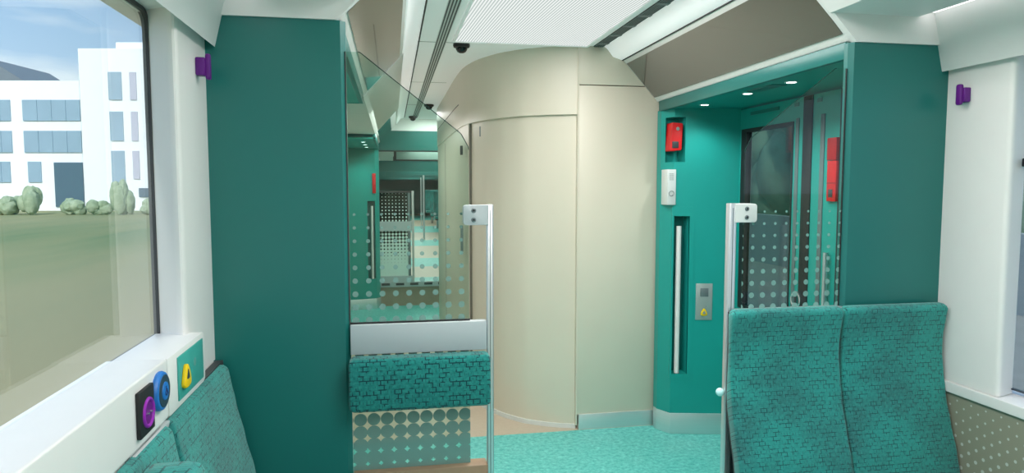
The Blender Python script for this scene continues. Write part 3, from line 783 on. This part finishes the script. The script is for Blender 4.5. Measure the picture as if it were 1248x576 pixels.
# ------------------------------------------------------------------ right entrance door
DX = 1.40
d1 = thing('door_1', (DX, 3.4, 0), 'teal sliding entrance door with a dark-framed window and black centre seal', None)
d1['kind'] = 'structure'
lf = MB()
lf.box(DX, DX + .05, 3.312, 3.403, 0, 2.10); lf.box(DX, DX + .05, 3.957, 4.1, 0, 2.10); lf.box(DX, DX + .05, 3.403, 3.957, 1.976, 2.10); lf.box(DX, DX + .05, 3.403, 3.957, 0, .85)
lf.build('door_leaf', M['teal_box'], d1, smooth=False)
MB().box(DX, DX + .05, YP + .04, 3.234, 0, 2.10).build('door_leaf', M['teal_box'], d1, smooth=False)
fr = MB()
for (y0, y1, z0, z1) in ((3.403, 3.412, .85, 1.976), (3.895, 3.957, .85, 1.976), (3.412, 3.895, 1.955, 1.976), (3.412, 3.895, .85, .87)): fr.box(DX - .006, DX + .03, y0, y1, z0, z1)
fr.build('window_seal', M['black'], d1)
MB().box(DX + .012, DX + .020, 3.412, 3.895, .87, 1.955).build('window_pane', M['glass_dark'], d1, smooth=False)
MB().box(DX - .008, DX + .04, 3.234, 3.312, 0, 2.10, .004).build('rubber_seal', M['black'], d1)
for y0, y1 in ((3.352, 3.380), (3.130, 3.162)):
    MB().box(DX - .005, DX + .002, y0, y1, .9, 1.99, .001).build('grey_strip', M['refl'], d1)
MB().box(DX - .004, DX + .001, 3.004, 3.010, .9, 2.10).build('panel_joint', M['dark'], d1)
MB().cyl((DX - .022, 3.062, .88), (DX - .022, 3.062, 1.285), .0125, 14).build('door_grip', M['alu'], d1)
MB().torus((DX - .004, 3.33, 1.0), (-1, 0, 0), .040, .009, 28, 8).build('lock_ring', M['chrome'], d1)
MB().box(DX - .012, DX + .004, 3.327, 3.335, .965, 1.035, .002).build('lock_key', M['dark'], d1)
dh = MB()   # door drive cover line under the recess ceiling
for y0, y1 in ((3.55, 3.86), (3.36, 3.40), (3.16, 3.20)): dh.box(DX - .004, DX + .002, y0, y1, 2.055, 2.075)
dh.build('drive_slot', M['teal'], d1)

o = thing('emergency_release', (DX, 3.045, 1.70), 'tall narrow red emergency release plate beside the right entrance door', 'alarm')
MB().box(DX - .022, DX, 3.008, 3.080, 1.75, 1.862, .003).build('cover', plain('dark_red', (176, 10, 14), .4), o)
MB().box(DX - .018, DX, 3.008, 3.080, 1.545, 1.748, .003).build('plate', M['red'], o)
MB().box(DX - .020, DX - .016, 3.030, 3.062, 1.565, 1.605, .001).build('pictogram', M['dark'], o)
MB().box(DX - .0195, DX - .016, 3.012, 3.076, 1.635, 1.638).build('rule', M['black'], o)

# ------------------------------------------------------------------ left multi-purpose area and far carriage
struct(MB().box(-1.5, -1.38, YP + .04, 9.2, 0, 2.2).build('wall_far_left', M['white'], smooth=False))
struct(MB().box(1.46, 1.52, YP + .1, 9.2, 2.1, 2.78).build('wall_above_door_right', M['white'], smooth=False))
struct(MB().box(1.46, 1.52, 4.05, 9.2, -.1, 2.2).build('wall_far_right', M['white'], smooth=False))
struct(MB().box(-1.52, -1.46, YP + .1, 9.2, 2.15, 2.78).build('wall_above_left', M['white'], smooth=False))
struct(MB().prism([(-1.4, 2.165), (-.945, 2.165), (-.70, 2.437), (-.72, 2.46), (-.97, 2.2), (-1.4, 2.2)], 'y', 4.275, 7.24).build('ceiling_cove_far_left', M['cove'], smooth=False))
struct(MB().box(-1.46, -.945, 4.13, 4.145, 2.11, 2.17).build('trim_recess_end_left', M['teal_box']))
struct(MB().box(-1.38, -1.36, 7.2, 9.05, 0, 2.11).build('wall_door_far_left', M['teal_box']))
# teal header and frame across the carriage at the far door area
struct(MB().box(-1.45, 1.45, 9.18, 9.24, 2.10, 2.36).build('trim_header_far', M['teal'], smooth=False))
struct(MB().box(-1.45, 1.45, 9.17, 9.25, 2.085, 2.10).build('trim_header_edge', M['black']))
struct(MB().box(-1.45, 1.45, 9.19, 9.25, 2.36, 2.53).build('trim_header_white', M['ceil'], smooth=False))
for s, nm in ((-1, 'left'), (1, 'right')):
    struct(MB().box(*sorted((s * .945, s * 1.45)), 9.2, 9.24, ZR, 2.1).build('wall_far_teal_' + nm, M['teal'], smooth=False))
    struct(MB().box(*sorted((s * 1.40, s * 1.45)), 9.24, YE, ZR, 2.3).build('wall_saloon_' + nm, M['grey'], smooth=False))
    struct(MB().prism([(s * 1.40, 2.02), (s * 1.05, 2.24), (s * 1.05, 2.3), (s * 1.42, 2.3)], 'y', 9.24, YE).build('ceiling_saloon_cove_' + nm, M['white'], smooth=False))
struct(MB().box(-1.2, 1.2, 9.25, YE, 2.26, 2.3).build('ceiling_saloon', plain('saloon_ceiling', (176, 196, 190), .5), smooth=False))
struct(MB().box(-1.5, 1.5, YE, YE + .05, 0, 2.6).build('wall_end', M['teal'], smooth=False))
far_labels = ['greenish screen bulkhead with dark edge hung nearest beyond the far header', 'second greenish bulkhead down the far saloon ceiling', 'third greenish bulkhead down the far saloon ceiling', 'smallest greenish bulkhead deepest in the far saloon']
for i, (y, lab) in enumerate(zip((11.0, 14.5, 18.5, 23.5), far_labels)):
    o = thing('ceiling_bulkhead', (0, y, 2.1), lab, 'bulkhead', 'bulkheads down the far saloon')
    MB().box(-.74, .74, y, y + .05, 2.03, 2.25, .01).build('frame', M['dark'], o)
    MB().box(-.70, .72, y - .006, y + .01, 2.05, 2.235, .004).build('screen', plain('green_grey_screen', (150, 178, 170), .4), o)
    MB().box(-1.35, 1.35, y + .02, y + .06, 1.86, 2.03).build('teal_valance', M['teal'], o)
# far partition left of the aisle
o = thing('glass_partition', (-.7, 9.2, ZR), 'far dotted glass partition with grey bands, seen through the left glass pane', 'partition')
MB().quad([(-.945, 9.195, .40), (-.57, 9.195, .40), (-.57, 9.195, 1.54), (-.945, 9.195, 1.54)]).build('glass_pane', M['glass_far'], o, smooth=False)
MB().box(-.945, -.49, 9.18, 9.21, 1.02, 1.15).build('rail_band', M['grey'], o)
MB().box(-.945, -.49, 9.18, 9.21, ZR, .41).build('bottom_rail', M['grey'], o)
MB().box(-.945, -.50, 9.18, 9.21, 1.535, 1.56).build('top_rail', M['dark'], o)
MB().box(-.57, -.535, 9.185, 9.205, ZR, 1.55).build('dark_stile', M['refl'], o)
MB().box(-.518, -.488, 9.175, 9.215, ZR, 1.56).build('post', M['alu'], o)
MB().box(-.945, -.57, 9.215, 9.225, .42, 1.53).build('backing', plain('grey_back_board', (120, 122, 112), .5), o)
# second partition and far seat rows
for i, (y, lab) in enumerate(((16.4, 'slim aisle post on the right of the far saloon, nearer one'), (22.5, 'slim aisle post on the right of the far saloon, deeper one'))):
    q = MB().cyl((-.02 + .2 * i, y, ZR), (-.02 + .2 * i, y, 2.24), .022, 12).build('aisle_post', M['alu'], origin=(0, y, ZR)); tag(q, lab, 'post', 'posts in the far saloon')
proto = None
for y in (17.5, 19.3, 21.1, 24.0):
    for x in (.62, 1.10):
        if proto is None:
            proto = seat(0, 'turquoise seat in the distant saloon rows right of the aisle', 'distant saloon seats', 1.165, .46); q = proto
        else: q = copy_tree(proto)
        place(q, (x, y, ZR))
# ------------------------------------------------------------------ outside
struct(MB().box(-400, 400, -200, 600, -.95, -.9).build('ground', M['ground'], smooth=False))
psi = math.radians(10.14)
fw = Vector((math.sin(psi), math.cos(psi), 0)); rt = Vector((math.cos(psi), -math.sin(psi), 0))
def outside_box(b, l0, l1, d0, d1, z0, z1):
    """box in the building's own frame: l along the facade, d away from the railway"""
    pts = [(l0, d0), (l1, d0), (l1, d1), (l0, d1)]
    b.prism([tuple((rt * l + fw * d).to_2d()) for l, d in pts], 'z', z0, z1)
    return b
D = 70.0; k = D / 820.
LU = lambda u: (u - 624) * k * .989 - .784
ZV = lambda vv: 1.62 + (227 - vv) * k
base = rt * LU(140) + fw * D
def building(name, u0, u1, vtop, depth, label, wins, extra=()):
    o = thing(name, (base.x + (u0 - 100) * .02, base.y, -.9), label, 'building')
    b = outside_box(MB(), LU(u0), LU(u1), D, D + depth, -.9, ZV(vtop)); b.build('wall', M['render'], o, smooth=False)
    for (a, c, t, bt, m) in wins:
        fr = outside_box(MB(), LU(a), LU(c), D - .12, D + .05, ZV(bt), ZV(t)).build('window', M['winglass'] if m == 0 else M['entry'] if m == 1 else plain('pale_blind', (190, 186, 200), .6), o, smooth=False)
        if m == 0 and c - a > 30:
            for q_ in range(1, 4): outside_box(MB(), LU(a + (c - a) * q_ / 4) - .05, LU(a + (c - a) * q_ / 4) + .05, D - .18, D - .12, ZV(bt), ZV(t)).build('mullion', M['winglass'], fr, smooth=False)
    for (a, c, t, bt) in extra:
        outside_box(MB(), LU(a), LU(c), D + 2, D + depth - 2, ZV(bt), ZV(t)).build('roof_box', M['render'], o, smooth=False)
    return o
building('apartment_building', -60, 97, 100, 14, 'long white three-storey building with wide window bands beyond the left window',
         [(27, 97, 123, 148, 0), (27, 97, 160, 186, 0), (30, 46, 197, 222, 0), (62, 97, 198, 252, 1), (-40, 12, 123, 148, 0), (-40, 12, 160, 186, 0), (-36, 8, 197, 222, 0)])
building('apartment_building', 97.3, 330, 62, 16, 'taller white block with narrow windows, at right of the wide-windowed building outside',
         [(133, 149, 90, 123, 0), (159, 167, 90, 123, 2), (133, 149, 137, 172, 0), (159, 167, 137, 172, 2), (133, 149, 184, 222, 0), (159, 167, 184, 218, 2), (136, 150, 232, 252, 0), (165, 180, 229, 240, 1),
          (205, 260, 90, 123, 0), (205, 260, 137, 172, 0), (205, 260, 184, 218, 0)], extra=[(130, 300, 50, 62)])
o = thing('pitched_house', (LU(0), D + 30, -.9), 'grey pitched roof rising behind the long white building', 'building')
kk = (D + 22) / 820.; lu = lambda u: (u - 624) * kk - .784; zv = lambda vv: 1.62 + (227 - vv) * kk
bb = MB(); pts = [(lu(-60), -.9), (lu(42), -.9), (lu(42), zv(104)), (lu(-5), zv(74)), (lu(-60), zv(60))]
A = [bb.bm.verts.new((rt * l + fw * (D + 22)) + Vector((0, 0, z))) for l, z in pts]; B = [bb.bm.verts.new((rt * l + fw * (D + 34)) + Vector((0, 0, z))) for l, z in pts]
bb.bm.faces.new(A); bb.bm.faces.new(B[::-1])
for i in range(5): bb.bm.faces.new((A[i], B[i], B[(i + 1) % 5], A[(i + 1) % 5]))
bb.build('roof', M['roofdark'], o, smooth=False)

def bush(c, r, h, label, mat, group, seed):
    rnd = random.Random(seed); bm = bmesh.new()
    for i in range(9):
        a = rnd.uniform(0, 2 * PI); q = rnd.uniform(0, .7) * r
        mtx = Matrix.Translation((c[0] + math.cos(a) * q, c[1] + math.sin(a) * q, c[2] + h * rnd.uniform(.25, .62))) @ Matrix.Diagonal((r * rnd.uniform(.4, .6), r * rnd.uniform(.4, .6), h * rnd.uniform(.25, .4), 1))
        bmesh.ops.create_icosphere(bm, subdivisions=3, radius=1.0, matrix=mtx)
    for v_ in bm.verts: v_.co += Vector((rnd.uniform(-1, 1), rnd.uniform(-1, 1), rnd.uniform(-1, 1))) * r * .05
    m_ = MB(); m_.bm.free(); m_.bm = bm
    o = m_.build('bush', mat, origin=c); return tag(o, label, 'bush', group)
kb = 60. / 820
for i, (u, w, h, lab) in enumerate(((38, 14, 3.0, 'round green bush left of the dark entrance outside'), (8, 18, 2.0, 'low green bush at the left edge of the left window view'), (88, 15, 1.6, 'low green bush below the dark entrance outside'), (150, 12, 3.4, 'tall green bush under the narrow windows outside'), (182, 14, 1.7, 'low green bush at the right edge of the left window view'), (120, 13, 1.5, 'low green bush between the entrance and the narrow windows outside'))):
    p = rt * ((u - 624) * kb - .784) + fw * 60
    bush((p.x, p.y, -.95), w * kb, h, lab, M['bush'], 'bushes before the white buildings', i)
# dark hedge and low wall beyond the right-hand doors
bm_ = MB(); rnd = random.Random(3)
for i in range(260):
    mtx = Matrix.Translation((14 + rnd.uniform(0, 3), 2 + i * .18, .9 + rnd.uniform(0, 4.6))) @ Matrix.Diagonal((1.4, 1.2, 1.8, 1))
    bmesh.ops.create_icosphere(bm_.bm, subdivisions=2, radius=1.0, matrix=mtx)
tag(bm_.build('hedge', M['hedge'], origin=(14, 20, -.9)), 'dark hedge outside the right entrance door window', 'hedge', kind='stuff')
struct(MB().box(1.9, 11.2, -10, 60, -.93, -.88).build('ground_ballast', plain('grey_ballast', (120, 124, 120), .95, var=.25, scale=3), smooth=False))
struct(MB().box(11.2, 11.5, -10, 60, -.95, .7).build('wall_trackside', plain('grey_concrete', (150, 158, 158), .8, var=.1), smooth=False))

# ------------------------------------------------------------------ world: blue sky with soft cloud
w = bpy.data.worlds.new('sky'); sc.world = w; w.use_nodes = True; t = w.node_tree; t.nodes.clear()
out = t.nodes.new('ShaderNodeOutputWorld'); bg = t.nodes.new('ShaderNodeBackground'); tc_ = t.nodes.new('ShaderNodeTexCoord')
mp = t.nodes.new('ShaderNodeMapping'); mp.inputs['Scale'].default_value = (2.0, 2.0, 9.0); t.links.new(tc_.outputs['Generated'], mp.inputs[0])
nz = t.nodes.new('ShaderNodeTexNoise'); nz.inputs['Scale'].default_value = 2.2; nz.inputs['Detail'].default_value = 6; t.links.new(mp.outputs[0], nz.inputs['Vector'])
mr = t.nodes.new('ShaderNodeMapRange'); mr.inputs[1].default_value = .46; mr.inputs[2].default_value = .72; t.links.new(nz.outputs['Fac'], mr.inputs[0])
sx = t.nodes.new('ShaderNodeSeparateXYZ'); t.links.new(tc_.outputs['Generated'], sx.inputs[0])
hr = t.nodes.new('ShaderNodeMapRange'); hr.inputs[1].default_value = 0; hr.inputs[2].default_value = .45; t.links.new(sx.outputs[2], hr.inputs[0])
m1 = t.nodes.new('ShaderNodeMix'); m1.data_type = 'RGBA'; t.links.new(hr.outputs[0], m1.inputs[0]); m1.inputs[6].default_value = rgba((206, 226, 242)); m1.inputs[7].default_value = rgba((92, 154, 214))
m2 = t.nodes.new('ShaderNodeMix'); m2.data_type = 'RGBA'; t.links.new(mr.outputs[0], m2.inputs[0]); t.links.new(m1.outputs[2], m2.inputs[6]); m2.inputs[7].default_value = rgba((238, 244, 250))
t.links.new(m2.outputs[2], bg.inputs[0]); bg.inputs[1].default_value = 1.35; t.links.new(bg.outputs[0], out.inputs[0])

# ------------------------------------------------------------------ lamps and added fill lights
def lamp(name, kind, loc, energy, size=None, rot=None, col=(1, .975, .955), **kw):
    L = bpy.data.lights.new(name, kind); L.energy = energy; L.color = col
    if kind == 'AREA' and size: L.shape = 'RECTANGLE'; L.size, L.size_y = size
    for a, b_ in kw.items(): setattr(L, a, b_)
    o = bpy.data.objects.new(name, L); COL.objects.link(o); o.location = loc
    if rot: o.rotation_euler = rot
    return o
s_ = lamp('sun', 'SUN', (0, -20, 30), 4.2, rot=(math.radians(52), 0, math.radians(-8)), angle=.05)
lamp('panel_lamp', 'AREA', (.035, 2.75, ZC - .012), 44, (.8, 2.0))
lamp('panel_lamp', 'AREA', (.035, .2, ZC - .012), 46, (.8, 2.4))
lamp('corridor_fill', 'AREA', (-.85, 6.6, 2.2), 26, (.3, 2.6))  # added fill without a fixture, brightens the corridor
lamp('far_door_fill', 'AREA', (0, 8.6, ZC - .012), 24, (1.0, .8))  # added fill without a fixture, lifts the far door area
lamp('saloon_fill', 'AREA', (0, 14, 2.25), 110, (1.0, 8))  # added fill, brightens the far saloon; no fitting here
lamp('saloon_fill', 'AREA', (0, 23, 2.25), 110, (1.0, 8))  # second added fill, deeper in the saloon
for y in (3.843, 3.343, 2.946):
    lamp('downlight_lamp', 'SPOT', (1.085, y, 2.105), 9, spot_size=2.3, spot_blend=.8, shadow_soft_size=.02, col=(.9, 1, 1))
lamp('downlight_lamp', 'SPOT', (-1.085, 8.7, 2.105), 12, spot_size=2.3, spot_blend=.8, shadow_soft_size=.02, col=(.9, 1, 1))
lamp('recess_lamp', 'AREA', (-1.1, 3.2, 2.10), 4, (.3, 1.2))

# ------------------------------------------------------------------ camera
cam = bpy.data.cameras.new('camera'); co = bpy.data.objects.new('camera', cam); COL.objects.link(co); sc.camera = co
co.location = (-.784, 0, 1.62)
cam.sensor_fit = 'HORIZONTAL'; cam.sensor_width = 36; cam.lens = 820 / 1248 * 36; cam.clip_start = .02; cam.clip_end = 2000
co.rotation_euler = (math.radians(90 - 4.2544), 0, math.radians(-10.1359))

sc.view_settings.view_transform = 'Standard'; sc.view_settings.look = 'None'
sc.view_settings.exposure = 0.0; sc.view_settings.gamma = 1.0
cy = sc.cycles
cy.max_bounces = 12; cy.diffuse_bounces = 6; cy.glossy_bounces = 6; cy.transparent_max_bounces = 24
cy.sample_clamp_indirect = 6; cy.use_denoising = True
